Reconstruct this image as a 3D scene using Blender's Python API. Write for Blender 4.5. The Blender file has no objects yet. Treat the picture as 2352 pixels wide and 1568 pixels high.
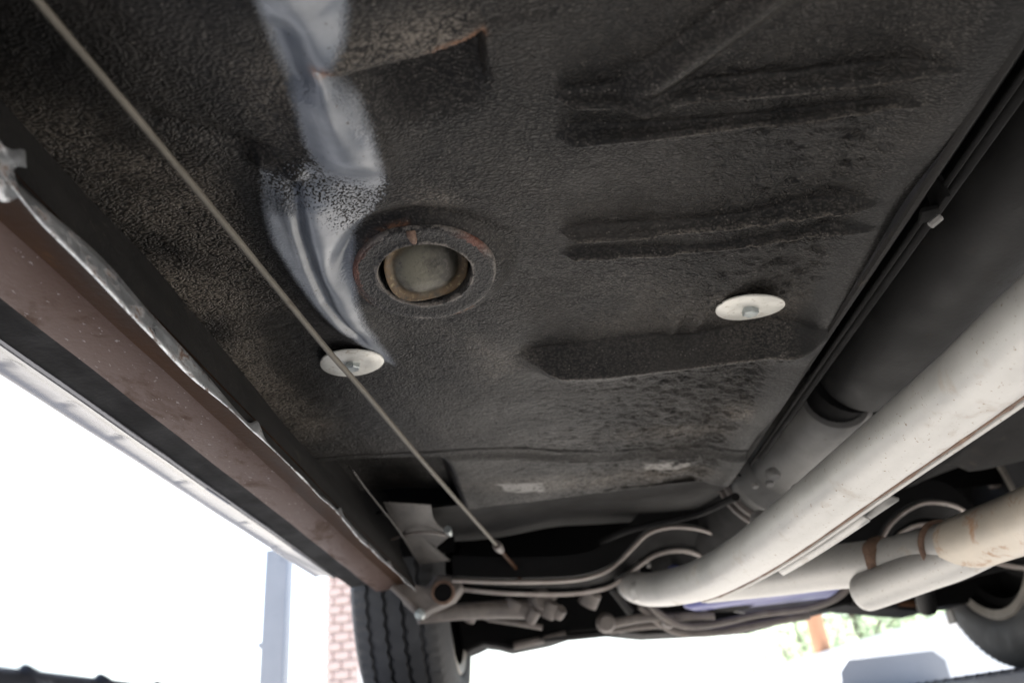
import bpy, bmesh, math, random
import numpy as np
from mathutils import Vector, Matrix

S = bpy.context.scene
R = math.radians
rng = np.random.default_rng(7)
random.seed(7)

# ------------------------------------------------------------------ camera
# camera at the origin of the place; X to the car's right, Y to its front, Z up
FPX, CX, CY = 1800.0, 1176.0, 784.0
_l = np.array([114, 906, 1800.0]); _l /= np.linalg.norm(_l)
_t = np.array([1, -.1, 0.0]); _t -= _l * _t.dot(_l); _t /= np.linalg.norm(_t)
_d = np.cross(_l, _t)
MC = np.array([_t, _l, -_d])
cam = bpy.data.cameras.new('camera')
cam.sensor_width = 36.0
cam.lens = 36.0 * FPX / 2352.0
cam.clip_start = 0.01
cam.clip_end = 3000
cam.dof.use_dof = True
cam.dof.focus_distance = 0.60
cam.dof.aperture_fstop = 6.2
camo = bpy.data.objects.new('camera', cam)
S.collection.objects.link(camo)
rot = Matrix(((MC[0, 0], -MC[0, 1], -MC[0, 2]), (MC[1, 0], -MC[1, 1], -MC[1, 2]), (MC[2, 0], -MC[2, 1], -MC[2, 2])))
camo.matrix_world = rot.to_4x4()
S.camera = camo

# ------------------------------------------------------------------ world, sun, exposure
SUN_EL, SUN_AZ = 60.0, -14.0       # azimuth from the car's front (+Y) towards its right (+X)
w = bpy.data.worlds.new('World'); S.world = w; w.use_nodes = True
wn = w.node_tree.nodes; wn.clear()
sky = wn.new('ShaderNodeTexSky'); sky.sky_type = 'NISHITA'; sky.sun_disc = False
sky.sun_elevation = R(SUN_EL); sky.sun_rotation = R(SUN_AZ)
sky.air_density = 1.0; sky.dust_density = 2.5; sky.ozone_density = 1.0
bg = wn.new('ShaderNodeBackground'); bg.inputs['Strength'].default_value = 0.065
wo = wn.new('ShaderNodeOutputWorld')
w.node_tree.links.new(sky.outputs[0], bg.inputs[0]); w.node_tree.links.new(bg.outputs[0], wo.inputs[0])
sl = bpy.data.lights.new('sun', 'SUN'); sl.energy = 5.0; sl.angle = R(0.6); sl.color = (1.0, 0.97, 0.93)
so = bpy.data.objects.new('sun', sl); S.collection.objects.link(so)
sd = Vector((math.sin(R(SUN_AZ)) * math.cos(R(SUN_EL)), math.cos(R(SUN_AZ)) * math.cos(R(SUN_EL)), math.sin(R(SUN_EL))))
so.rotation_euler = sd.to_track_quat('Z', 'Y').to_euler()
S.view_settings.view_transform = 'Standard'; S.view_settings.look = 'None'
S.view_settings.gamma = 1.0; S.view_settings.use_curve_mapping = False
S.view_settings.exposure = 2.8
S.render.engine = 'CYCLES'
S.cycles.max_bounces = 8; S.cycles.diffuse_bounces = 5; S.cycles.glossy_bounces = 4

# ------------------------------------------------------------------ measuring the place
def ray(px, py): return MC @ np.array([px - CX, py - CY, FPX])
def pz(px, py, Z): d = ray(px, py); return d * Z / d[2]
def py_(px, py, Y): d = ray(px, py); return d * Y / d[1]
def pd(px, py, z): return MC @ np.array([(px - CX) / FPX * z, (py - CY) / FPX * z, z])
H = 0.32                                     # height of the floor pan over the camera

# ------------------------------------------------------------------ helpers
def sstep(a, b, x):
    t = np.clip((x - a) / (b - a), 0, 1); return t * t * (3 - 2 * t)

class MB:
    def __init__(s): s.v = []; s.f = []
    def add(s, vs, fs):
        o = len(s.v); s.v += [tuple(map(float, p)) for p in vs]; s.f += [tuple(i + o for i in f) for f in fs]; return s
    def box(s, c, d, rot=None):
        x, y, z = [k / 2 for k in d]
        vs = [Vector((sx * x, sy * y, sz * z)) for sz in (-1, 1) for sy in (-1, 1) for sx in (-1, 1)]
        if rot is not None: vs = [rot @ p for p in vs]
        c = Vector(c)
        return s.add([p + c for p in vs], [(0, 2, 3, 1), (4, 5, 7, 6), (0, 1, 5, 4), (2, 6, 7, 3), (0, 4, 6, 2), (1, 3, 7, 5)])
    def prism(s, pts, vec):
        n = len(pts); vec = np.array(vec)
        return s.add([np.array(p) for p in pts] + [np.array(p) + vec for p in pts],
                     [tuple(range(n))[::-1], tuple(range(n, 2 * n))] + [(i, (i + 1) % n, (i + 1) % n + n, i + n) for i in range(n)])
    def tube(s, pts, rad, n=14, cap=True, squash=None):
        pts = [Vector(p) for p in pts]
        if not hasattr(rad, '__len__'): rad = [rad] * len(pts)
        rings = []; up = None
        for i, p in enumerate(pts):
            a = pts[max(i - 1, 0)]; b = pts[min(i + 1, len(pts) - 1)]
            t = (b - a).normalized()
            if up is None:
                up = Vector((0, 0, 1)) if abs(t.z) < .9 else Vector((1, 0, 0))
            u = (up - t * up.dot(t)).normalized(); v = t.cross(u); up = u
            rings.append([p + (u * math.cos(k * 2 * math.pi / n) * (squash or 1) + v * math.sin(k * 2 * math.pi / n)) * rad[i] for k in range(n)])
        vs = [q for r in rings for q in r]
        fs = [(i * n + k, i * n + (k + 1) % n, (i + 1) * n + (k + 1) % n, (i + 1) * n + k) for i in range(len(pts) - 1) for k in range(n)]
        if cap: fs += [tuple(range(n))[::-1], tuple(range((len(pts) - 1) * n, len(pts) * n))]
        return s.add(vs, fs)
    def lathe(s, prof, n=48, mat=None, wob=None):
        """profile of (radius, axial) turned about local Z, placed by mat"""
        vs = []
        for k in range(n):
            a = k * 2 * math.pi / n
            for j, (r, z) in enumerate(prof):
                if wob: r, z = wob(r, z, a, j)
                p = Vector((r * math.cos(a), r * math.sin(a), z)); vs.append(mat @ p if mat else p)
        m = len(prof)
        return s.add(vs, [(k * m + j, ((k + 1) % n) * m + j, ((k + 1) % n) * m + j + 1, k * m + j + 1) for k in range(n) for j in range(m - 1)])
    def sheet(s, rows, closed=False):
        n = len(rows[0]); vs = [p for r in rows for p in r]
        return s.add(vs, [(i * n + k, i * n + k + 1, (i + 1) * n + k + 1, (i + 1) * n + k) for i in range(len(rows) - 1) for k in range(n - 1)])
    def build(s, name, mat, parent=None, smooth=40, bevel=0, solid=0, sub=0):
        me = bpy.data.meshes.new(name); me.from_pydata(s.v, [], s.f); me.update()
        return link(name, me, mat, parent, smooth, bevel, solid, sub)

def link(name, me, mat, parent=None, smooth=40, bevel=0, solid=0, sub=0):
    if smooth:
        me.polygons.foreach_set('use_smooth', [True] * len(me.polygons)); me.set_sharp_from_angle(angle=R(smooth))
    me.materials.append(mat)
    o = bpy.data.objects.new(name, me); S.collection.objects.link(o)
    if parent is not None: o.parent = parent
    if solid:
        m = o.modifiers.new('thickness', 'SOLIDIFY'); m.thickness = solid; m.offset = 0
    if sub:
        m = o.modifiers.new('sub', 'SUBSURF'); m.levels = sub; m.render_levels = sub
    if bevel:
        m = o.modifiers.new('bevel', 'BEVEL'); m.width = bevel; m.segments = 2; m.limit_method = 'ANGLE'; m.angle_limit = R(35)
    return o

def tag(o, label=None, cat=None, group=None, kind=None):
    if label: o['label'] = label
    if cat: o['category'] = cat
    if group: o['group'] = group
    if kind: o['kind'] = kind
    return o
def empty(name, loc):
    o = bpy.data.objects.new(name, None); o.location = loc; S.collection.objects.link(o); return o
def spline(pts, n=10):
    """Catmull-Rom through 3D points"""
    P = [np.array(p, float) for p in pts]; P = [2 * P[0] - P[1]] + P + [2 * P[-1] - P[-2]]; out = []
    for i in range(1, len(P) - 2):
        for k in range(n):
            t = k / n; a, b, c, d = P[i - 1:i + 3]
            out.append(.5 * (2 * b + (c - a) * t + (2 * a - 5 * b + 4 * c - d) * t * t + (3 * b - a - 3 * c + d) * t ** 3))
    out.append(P[-2]); return out

# ------------------------------------------------------------------ materials
class NT:
    def __init__(s, name):
        s.m = bpy.data.materials.new(name); s.m.use_nodes = True; s.t = s.m.node_tree; s.n = s.t.nodes; s.n.clear()
        s.out = s.n.new('ShaderNodeOutputMaterial'); s.b = s.n.new('ShaderNodeBsdfPrincipled'); s.L(s.b.outputs[0], s.out.inputs[0])
        s.tc = s.n.new('ShaderNodeTexCoord')
    def L(s, a, b): s.t.links.new(a, b)
    def map(s, scale=(1, 1, 1)):
        m = s.n.new('ShaderNodeMapping'); m.inputs['Scale'].default_value = scale; s.L(s.tc.outputs['Object'], m.inputs[0]); return m.outputs[0]
    def noise(s, scale, detail=4, rough=.55, vec=None, dist=0):
        k = s.n.new('ShaderNodeTexNoise'); k.inputs['Scale'].default_value = scale; k.inputs['Detail'].default_value = detail
        k.inputs['Roughness'].default_value = rough; k.inputs['Distortion'].default_value = dist
        s.L(vec or s.tc.outputs['Object'], k.inputs['Vector']); return k.outputs['Fac']
    def voro(s, scale, vec=None):
        k = s.n.new('ShaderNodeTexVoronoi'); k.inputs['Scale'].default_value = scale; s.L(vec or s.tc.outputs['Object'], k.inputs['Vector']); return k.outputs['Distance']
    def attr(s, name):
        k = s.n.new('ShaderNodeAttribute'); k.attribute_name = name; return k.outputs['Fac']
    def math(s, op, a, b=None, clamp=False):
        k = s.n.new('ShaderNodeMath'); k.operation = op; k.use_clamp = clamp
        for i, x in enumerate((a, b)):
            if x is None: continue
            if isinstance(x, (int, float)): k.inputs[i].default_value = x
            else: s.L(x, k.inputs[i])
        return k.outputs[0]
    def range(s, x, a, b, c=0, d=1):
        k = s.n.new('ShaderNodeMapRange'); k.clamp = True
        s.L(x, k.inputs[0])
        for i, q in enumerate((a, b, c, d)): k.inputs[i + 1].default_value = q
        return k.outputs[0]
    def mix(s, fac, a, b):
        k = s.n.new('ShaderNodeMix'); k.data_type = 'RGBA'
        for i, x in ((0, fac), (6, a), (7, b)):
            if isinstance(x, (int, float)): k.inputs[i].default_value = x
            elif isinstance(x, tuple): k.inputs[i].default_value = (*x, 1)
            else: s.L(x, k.inputs[i])
        return k.outputs[2]
    def fmix(s, fac, a, b):
        k = s.n.new('ShaderNodeMix'); k.data_type = 'FLOAT'
        for i, x in ((0, fac), (2, a), (3, b)):
            if isinstance(x, (int, float)): k.inputs[i].default_value = x
            else: s.L(x, k.inputs[i])
        return k.outputs[0]
    def set(s, **k):
        nm = dict(col='Base Color', rough='Roughness', metal='Metallic', spec='Specular IOR Level', coat='Coat Weight', coatr='Coat Roughness', sub='Subsurface Weight', trans='Transmission Weight')
        for q, x in k.items():
            i = s.b.inputs[nm[q]]
            if isinstance(x, (int, float)): i.default_value = x
            elif isinstance(x, tuple): i.default_value = (*x, 1)
            else: s.L(x, i)
        return s
    def bump(s, h, dist=.001, strength=1.0):
        k = s.n.new('ShaderNodeBump'); k.inputs['Distance'].default_value = dist; k.inputs['Strength'].default_value = strength
        s.L(h, k.inputs['Height']); s.L(k.outputs[0], s.b.inputs['Normal']); return s

def worn(name, c1, c2, rough=(.4, .65), metal=0.0, scale=18, dirt=None, dirt_at=(.55, .7), bump=.0006, bscale=220, spots=None, stretch=(1, 1, 1), spec=None):
    k = NT(name); v = k.map(stretch)
    n1 = k.noise(scale, 5, .6, v); col = k.mix(k.range(n1, .35, .68), c1, c2); rr = k.range(n1, .3, .7, *rough)
    if dirt:
        n2 = k.noise(scale * 2.3, 7, .68, v, .4); f = k.range(n2, *dirt_at); col = k.mix(f, col, dirt); rr = k.fmix(f, rr, .85)
        if metal: metal_o = k.fmix(f, metal, 0.0)
    if spots:
        f = k.range(k.noise(320, 3, .6, v), .66, .7); col = k.mix(f, col, spots)
    k.set(col=col, rough=rr); 
    if metal: k.set(metal=metal_o if dirt else metal)
    k.set(spec=spec if spec is not None else (.3 if c2[0] < .04 else .5))
    k.bump(k.math('ADD', k.noise(bscale, 4, .6), k.math('MULTIPLY', n1, .6)), bump, .8)
    return k.m

# floor pan: rubbery sprayed undercoat, with bare grey paint, road dust and fresh black coat laid where the sheet shows them
k = NT('undercoat')
bare, dust_glint, black, rust = k.attr('bare'), k.attr('dust_glint'), k.attr('black'), k.attr('rust')
vst = k.map((1.0, 1.1, 1.0))
vp = k.n.new('ShaderNodeTexVoronoi'); vp.inputs['Scale'].default_value = 520
nv = k.n.new('ShaderNodeTexNoise'); nv.inputs['Scale'].default_value = 120; nv.inputs['Detail'].default_value = 1
vm = k.n.new('ShaderNodeVectorMath'); vm.operation = 'MULTIPLY_ADD'; k.L(nv.outputs['Color'], vm.inputs[0]); vm.inputs[1].default_value = (.006, .006, .006); k.L(k.map((.7, 1.15, 1.0)), vm.inputs[2]); k.L(k.tc.outputs['Object'], nv.inputs['Vector']); k.L(vm.outputs[0], vp.inputs['Vector'])
peb = k.range(vp.outputs['Distance'], .75, .10)                     # leathery pebbles of the sprayed coat
fine = k.noise(640, 2, .6, vst)
big = k.noise(11, 4, .6)
g1 = k.math('ADD', k.math('MULTIPLY', peb, .62), k.math('MULTIPLY', k.noise(170, 2, .5, vst), .38))
cb = k.mix(k.range(g1, .34, .72), (.0034, .0033, .0032), (.022, .020, .018))
cb = k.mix(k.math('MULTIPLY', k.range(big, .42, .66), .65), cb, (.027, .0242, .0215))
grain = k.range(k.math('ADD', k.math('MULTIPLY', g1, .45), k.math('MULTIPLY', fine, .55)), .34, .58)
vd = k.n.new('ShaderNodeTexVoronoi'); vd.inputs['Scale'].default_value = 300; k.L(k.tc.outputs['Object'], vd.inputs['Vector'])
dots = k.math('MULTIPLY', k.range(vd.outputs['Distance'], .26, .14), k.range(k.noise(90, 1), .50, .60))
cb = k.mix(k.math('MULTIPLY', dots, .75), cb, (.105, .095, .085))
cb = k.mix(k.math('MULTIPLY', dust_glint, grain, True), cb, (.16, .139, .116))
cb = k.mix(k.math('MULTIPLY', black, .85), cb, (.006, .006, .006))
sp = k.range(k.noise(640, 1, .5, vst), .30, .70)
spk_a = k.attr('speck')
bf = k.math('MULTIPLY', k.math('SUBTRACT', sp, .5), k.fmix(spk_a, .22, 1.05))
bf = k.math('ADD', k.math('MULTIPLY', k.math('SUBTRACT', k.math('SUBTRACT', bare, .5), bf), k.fmix(spk_a, 1.6, 5.0)), .5, True)
gp = k.mix(k.range(k.noise(34, 5, .65), .38, .66), (.115, .13, .152), (.18, .20, .228))
gp = k.mix(k.range(k.noise(300, 2, .5), .70, .73), gp, (.02, .02, .02))
gp = k.mix(k.math('MULTIPLY', k.range(k.noise(90, 6, .7, k.map((3, .5, 1))), .58, .66), .35), gp, (.22, .23, .25))
col = k.mix(bf, cb, gp)
col = k.mix(k.math('MULTIPLY', k.attr('scuff'), k.range(k.noise(130, 4, .6), .36, .5), True), col, (.26, .25, .235))
rf = k.math('MULTIPLY', rust, k.range(k.noise(160, 5, .7), .38, .55), True)
col = k.mix(rf, col, (.26, .12, .06))
rough = k.fmix(bf, k.range(g1, .35, .65, .56, .40), k.range(k.noise(60, 4), .3, .7, .33, .44))
k.set(col=col, rough=rough, spec=k.fmix(bf, .23, .9), coat=0.0)
hgt = k.math('MULTIPLY', k.math('MULTIPLY', g1, k.range(k.noise(14, 3), .35, .65, .45, 1.35)), k.fmix(k.math('MAXIMUM', black, k.attr('flank')), k.fmix(bf, 1.0, .015), .3))
hgt = k.math('ADD', hgt, k.math('MULTIPLY', bf, -.10))
k.bump(hgt, .0017, 1.0)
M_COAT = k.m

M_COAT2 = worn('dark undercoat', (.0042, .004, .0038), (.010, .009, .0082), (.75, .92), scale=22, dirt=(.034, .028, .022), dirt_at=(.58, .75), bump=.0012, bscale=330)
M_BLACK = worn('black chassis paint', (.0025, .0025, .0028), (.005, .005, .005), (.65, .85), scale=25, dirt=(.016, .014, .012), dirt_at=(.66, .8), bump=.0006, spec=.14)
M_SILL = worn('brown primer', (.092, .058, .046), (.135, .10, .088), (.45, .68), scale=14, dirt=(.05, .026, .014), dirt_at=(.52, .72), bump=.0007, bscale=300, spots=(.26, .23, .22), stretch=(1, .4, 1), spec=.08)
M_SILLB = worn('rusty brown steel', (.028, .014, .008), (.066, .034, .019), (.5, .75), scale=20, dirt=(.12, .06, .025), dirt_at=(.6, .75), bump=.0008, stretch=(1, .2, 1), spec=.05)
M_CHROME = worn('bright sill trim', (.115, .12, .135), (.15, .155, .17), (.22, .34), metal=1.0, scale=16, dirt=(.12, .12, .13), dirt_at=(.68, .78), bump=.0004, bscale=70, stretch=(1, .12, 1))
M_BAREST = worn('bare scraped steel', (.42, .44, .46), (.66, .68, .7), (.22, .46), metal=.85, scale=55, dirt=(.10, .06, .042), dirt_at=(.52, .64), bump=.0012, bscale=160, stretch=(1, .5, 1))
M_CABLE = worn('dusty cable sleeve', (.085, .075, .058), (.14, .125, .10), (.5, .7), scale=60, dirt=(.07, .055, .04), dirt_at=(.6, .72), stretch=(1, .4, 1))
M_WASH = worn('zinc washer', (.56, .55, .50), (.68, .67, .62), (.34, .5), metal=.25, scale=70, dirt=(.24, .18, .11), dirt_at=(.58, .74), bump=.0002)
M_BOLT = worn('zinc bolt', (.28, .31, .31), (.42, .45, .44), (.3, .45), metal=.6, scale=150, bump=.0002)
M_ALU = worn('aluminized exhaust', (.37, .366, .355), (.48, .472, .455), (.42, .58), metal=.5, scale=11, dirt=(.30, .235, .17), dirt_at=(.58, .84), bump=.0003, bscale=160, spots=(.2, .15, .1))
M_ALUR = worn('rusting exhaust', (.40, .365, .315), (.5, .45, .38), (.42, .62), metal=.4, scale=13, dirt=(.27, .115, .035), dirt_at=(.54, .70), bump=.0004)
M_RUST = worn('rusty clamp', (.09, .05, .032), (.19, .12, .085), (.6, .85), scale=70, dirt=(.28, .2, .14), dirt_at=(.6, .7), bump=.002, bscale=260)
M_STEEL = worn('dusty chassis steel', (.085, .073, .067), (.16, .14, .127), (.45, .7), scale=30, dirt=(.12, .06, .03), dirt_at=(.62, .75), bump=.0009)
M_DULL = worn('dull coated steel', (.03, .027, .025), (.075, .068, .062), (.5, .7), scale=60, dirt=(.13, .11, .095), dirt_at=(.58, .7), bump=.0012, bscale=260)
M_EDGE = worn('worn steel edge', (.30, .26, .235), (.42, .38, .35), (.35, .55), metal=.2, scale=30, dirt=(.2, .1, .05), dirt_at=(.62, .75))
M_CASE = worn('grey gearbox casting', (.13, .128, .123), (.20, .197, .19), (.45, .65), metal=.2, scale=24, dirt=(.1, .085, .07), dirt_at=(.6, .74), bump=.0007)
M_SHAFT = worn('dark shaft paint', (.005, .005, .0052), (.010, .010, .010), (.5, .7), scale=16, dirt=(.03, .025, .021), dirt_at=(.6, .78), bump=.0004)
M_BLUE = worn('blue engine paint', (.09, .10, .26), (.14, .15, .33), (.3, .5), scale=14, dirt=(.16, .14, .13), dirt_at=(.62, .75))
M_RUB = worn('tyre rubber', (.022, .023, .025), (.04, .041, .044), (.6, .8), scale=30, dirt=(.1, .095, .09), dirt_at=(.6, .8), bump=.0006, bscale=500)
M_RIM = worn('painted wheel rim', (.22, .205, .185), (.31, .29, .26), (.4, .6), metal=.3, scale=40, dirt=(.1, .085, .07), dirt_at=(.58, .7))
M_LIFT = worn('blue grey lift paint', (.33, .345, .375), (.38, .395, .425), (.4, .6), scale=5, dirt=(.22, .24, .28), dirt_at=(.62, .8), bump=.0006, bscale=60)
M_RUN = worn('dark runway paint', (.035, .038, .05), (.06, .064, .08), (.4, .6), scale=8, dirt=(.12, .11, .1), dirt_at=(.62, .78), bump=.001, bscale=90)
M_BODY = worn('car body paint', (.02, .022, .026), (.025, .027, .03), (.15, .25), scale=3, bump=.0001)
M_BRICK = worn('pale pink brick', (.62, .45, .40), (.7, .54, .48), (.7, .9), scale=4, dirt=(.8, .72, .68), dirt_at=(.55, .72), bump=.003, bscale=60)
M_MORT = worn('pale mortar', (.74, .72, .7), (.8, .78, .76), (.8, .95), scale=6, bump=.002)
M_WOOD = worn('weathered pole wood', (.28, .14, .075), (.36, .19, .11), (.75, .9), scale=6, bump=.004, bscale=40, stretch=(6, 6, .4))
M_WHITE = worn('white painted boards', (.74, .74, .74), (.8, .8, .79), (.5, .7), scale=2, bump=.001, bscale=20)
k = NT('concrete'); n = k.noise(.9, 8, .62); n2 = k.noise(14, 6, .6)
k.set(col=k.mix(k.range(n, .35, .7), (.20, .19, .175), (.26, .245, .225)), rough=.85); k.bump(n2, .01, .5); M_CONC = k.m
k = NT('leaves'); n = k.noise(.8, 4, .6)
k.set(col=k.mix(k.range(n, .35, .65), (.26, .33, .22), (.34, .41, .29)), rough=.6)
tr = k.n.new('ShaderNodeBsdfTranslucent'); tr.inputs[0].default_value = (.46, .56, .39, 1); ad = k.n.new('ShaderNodeMixShader'); ad.inputs[0].default_value = .5
k.L(k.b.outputs[0], ad.inputs[1]); k.L(tr.outputs[0], ad.inputs[2]); k.L(ad.outputs[0], k.out.inputs[0]); M_LEAF = k.m
M_BARK = worn('bark', (.1, .08, .06), (.18, .15, .12), (.8, .95), scale=8, bump=.01, bscale=20)

# ------------------------------------------------------------------ ground
GZ = -1.5
RZ = .034                                    # top of the lift runways
g = MB().sheet([[(x, y, GZ) for x in (-400, -40, -6, 0, 6, 40, 400)] for y in (-400, -40, -6, 0, 6, 40, 400)]).build('ground', M_CONC)
tag(g, 'pale concrete yard under the raised car', 'ground', kind='structure')

# ------------------------------------------------------------------ the car
car = empty('car', (0.40, 0.9, 0.04))
tag(car, 'old car raised on a lift, its dark undercoated floor seen from below', 'car')
bpy.context.view_layer.update()
_inv = Matrix.Translation((-0.40, -0.9, -0.04))
_build = MB.build
def part(mb, name, mat, parent=car, **kw):
    """a part of the car, modelled in place, its origin kept at the place's origin"""
    o = _build(mb, name, mat, parent, **kw)
    if parent is car: o.matrix_parent_inverse = _inv
    return o

# ---- floor pan, a pressed sheet with beads, dents, a drain boss and stippled coat
DX = .00125
xs = np.arange(-.266, .2813, DX); ys = np.arange(.17, 1.135, DX)
X, Y = np.meshgrid(xs, ys)
def field(lx, ly, seed):
    """smooth random field with correlation lengths lx, ly, unit variance"""
    r = np.random.default_rng(seed).standard_normal(X.shape)
    fx = np.fft.fftfreq(X.shape[1], DX); fy = np.fft.fftfreq(X.shape[0], DX)
    g = np.exp(-2 * (math.pi ** 2) * ((fx[None, :] * lx) ** 2 + (fy[:, None] * ly) ** 2))
    o = np.real(np.fft.ifft2(np.fft.fft2(r) * g)); return (o - o.mean()) / o.std()
def plan(pts, Z=H): return np.array([pz(a, b, Z)[:2] for a, b in pts])
def pdist(pts):
    """distance to a polyline and parameter along it"""
    P = np.array(pts); best = np.full(X.shape, 1e9); par = np.zeros(X.shape)
    for i in range(len(P) - 1):
        a, b = P[i], P[i + 1]; ab = b - a; L2 = ab.dot(ab)
        t = np.clip(((X - a[0]) * ab[0] + (Y - a[1]) * ab[1]) / L2, 0, 1)
        d = np.hypot(X - a[0] - t * ab[0], Y - a[1] - t * ab[1]); m = d < best
        best[m] = d[m]; par[m] = ((i + t) / (len(P) - 1))[m]
    return best, par
def inside(pts):
    P = np.array(pts); c = np.zeros(X.shape, bool); j = len(P) - 1
    for i in range(len(P)):
        cond = ((P[i, 1] > Y) != (P[j, 1] > Y)) & (X < (P[j, 0] - P[i, 0]) * (Y - P[i, 1]) / (P[j, 1] - P[i, 1] + 1e-12) + P[i, 0])
        c ^= cond; j = i
    return c
def soft(pts, wd):
    d, _ = pdist(list(pts) + [pts[0]]); s = np.where(inside(pts), d, -d); return sstep(-wd, wd, s)
Zf = np.full(X.shape, H); BM = np.zeros(X.shape); CR = np.zeros(X.shape)      # BM marks the pressed beads
def bead(top, crest, h, w2=.005, ends=(.007, .02)):
    """a pressed bead hanging h below the sheet: straight rear slope from top line to crest line, short return w2"""
    global Zf
    t = plan(top, H); c = plan(crest, H - h); yt_ = np.interp(X, t[:, 0], t[:, 1]); yc = np.interp(X, c[:, 0], c[:, 1])
    w_ = np.maximum(yc - yt_, .006); u = (Y - yt_) / w_
    ln = np.clip(u, 0, 1)
    s = np.where(Y < yc, ln, 1 - sstep(0, w2, Y - yc))
    e = sstep(c[0, 0] - ends[0], c[0, 0] + ends[0], X) * (1 - sstep(c[-1, 0] - ends[1], c[-1, 0] + ends[1], X))
    Zf -= h * s * e
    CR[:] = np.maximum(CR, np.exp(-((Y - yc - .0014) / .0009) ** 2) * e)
    BM[:] = np.maximum(BM, sstep(-.006, .0, Y - yt_) * (1 - sstep(.004, .012, Y - yc)) * e)
# cross beads
bead([(1345, 205), (1500, 190), (1700, 172), (1900, 153), (2170, 128)], [(1300, 272), (1500, 256), (1700, 238), (1900, 218), (2150, 190)], .0175, .006)
bead([(1330, 296), (1500, 284), (1700, 264), (1900, 242), (2110, 217)], [(1300, 352), (1500, 330), (1700, 306), (1900, 283), (2080, 258)], .0125, .006)
bead([(1345, 528), (1500, 515), (1700, 496), (1850, 473), (2000, 445)], [(1310, 578), (1500, 560), (1700, 540), (1850, 520), (1990, 497)], .0155, .006)
bead([(1330, 588), (1500, 576), (1700, 557), (1850, 540), (1985, 515)], [(1310, 616), (1500, 600), (1700, 580), (1850, 560), (1980, 535)], .0100, .005)
# broad step ahead of the seat mount
bead([(1310, 785), (1380, 768), (1500, 764), (1570, 768), (1700, 748), (1880, 728)], [(1235, 872), (1400, 866), (1600, 845), (1750, 828), (1880, 806)], .030, .07, ends=(.026, .03))
# slanted bead
sl_ = plan([(1455, 225), (1800, -30)], H - .008); dv = sl_[1] - sl_[0]; Ls = np.hypot(*dv)
al = ((X - sl_[0, 0]) * dv[0] + (Y - sl_[0, 1]) * dv[1]) / Ls; sd_ = ((X - sl_[0, 0]) * dv[1] - (Y - sl_[0, 1]) * dv[0]) / Ls     # + to the right of the bead
BM = np.maximum(BM, sstep(-.024, -.018, sd_) * (1 - sstep(.008, .014, sd_)) * sstep(-.012, .008, al))
Zf -= .0135 * np.where(sd_ < 0, sstep(-.020, -.001, sd_), 1 - sstep(.001, .011, sd_)) * sstep(-.012, .008, al)
_fx = np.fft.fftfreq(X.shape[1] * 2, DX); _fy = np.fft.fftfreq(X.shape[0] * 2, DX)
_z = np.pad(Zf, ((0, X.shape[0]), (0, X.shape[1])), 'symmetric')
Zf = np.real(np.fft.ifft2(np.fft.fft2(_z) * np.exp(-2 * (math.pi ** 2) * .0013 ** 2 * (_fx[None, :] ** 2 + _fy[:, None] ** 2))))[:X.shape[0], :X.shape[1]]   # pressed steel has rounded corners
# bright lip wave at the left of the pan and crumpled dent
L1 = plan([(640, -80), (690, 0), (705, 90), (745, 190), (790, 300), (800, 330)]); d, t = pdist(L1)
Zf -= .014 * np.exp(-(d / .024) ** 2)
L1 = plan([(715, 470), (735, 540), (765, 630), (800, 710), (850, 780)]); d, t = pdist(L1); Zf -= .012 * np.exp(-(d / .020) ** 2) * (1 - .6 * sstep(.8, 1, t))
L2 = plan([(640, 60), (660, 110), (680, 160)]); d, t = pdist(L2); Zf += .009 * np.exp(-(d / .011) ** 2)
L3 = plan([(672, 400), (680, 450), (692, 530), (718, 615), (752, 690), (800, 748), (850, 800)]); d, t = pdist(L3)
Zf += .0060 * np.exp(-(d / .0045) ** 2) * sstep(0, .1, t) * (1 - sstep(.85, 1, t))
L4 = plan([(612, 470), (635, 570), (690, 655), (740, 720), (800, 770)]); d, t = pdist(L4); Zf -= .0018 * np.exp(-(d / .006) ** 2)
L5 = plan([(600, 372), (635, 378), (670, 392)]); d, t = pdist(L5); Zf -= .008 * np.exp(-(d / .0065) ** 2)
L6 = plan([(800, 215), (842, 290), (868, 370)]); d, t = pdist(L6); Zf -= .0025 * np.exp(-(d / .009) ** 2)
L7 = plan([(350, 275), (460, 310), (560, 345), (640, 380)]); d, t = pdist(L7); Zf += .005 * np.exp(-(d / .008) ** 2)
# lapped sheet edge with the pocket behind it
E1 = plan([(735, 128), (800, 133), (900, 126), (1000, 105), (1080, 80), (1102, 68)], H)
ye = np.interp(X, E1[:, 0], E1[:, 1]); dy = Y - ye
en = sstep(E1[0, 0] - .004, E1[0, 0] + .012, X) * (1 - sstep(E1[-1, 0] - .003 - .25 * np.clip(Y - ye - .02, 0, .05), E1[-1, 0] + .003 + .25 * np.clip(Y - ye - .02, 0, .05), X))
Zf += .019 * en * np.where(dy < -.0005, 0, 1 - sstep(.004, .060, dy)) * sstep(-.002, .001, dy)
Zf -= .0035 * en * np.exp(-((dy + .006) / .009) ** 2)
E2 = plan([(1100, 70), (1240, 45), (1350, 25), (1500, 0)], H); ye = np.interp(X, E2[:, 0], E2[:, 1]); dy = Y - ye
Zf -= .003 * sstep(E2[0, 0], E2[0, 0] + .01, X) * (1 - sstep(E2[1, 0], E2[2, 0], X)) * np.where(dy < 0, sstep(-.012, 0, dy), 1 - sstep(0, .004, dy))
# wrinkles near the right washer
for a in ((1540, 755, 1556, 715), (1590, 752, 1612, 712)):
    d, t = pdist(plan([a[:2], a[2:]])); Zf -= .0035 * np.exp(-(d / .006) ** 2)
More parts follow.
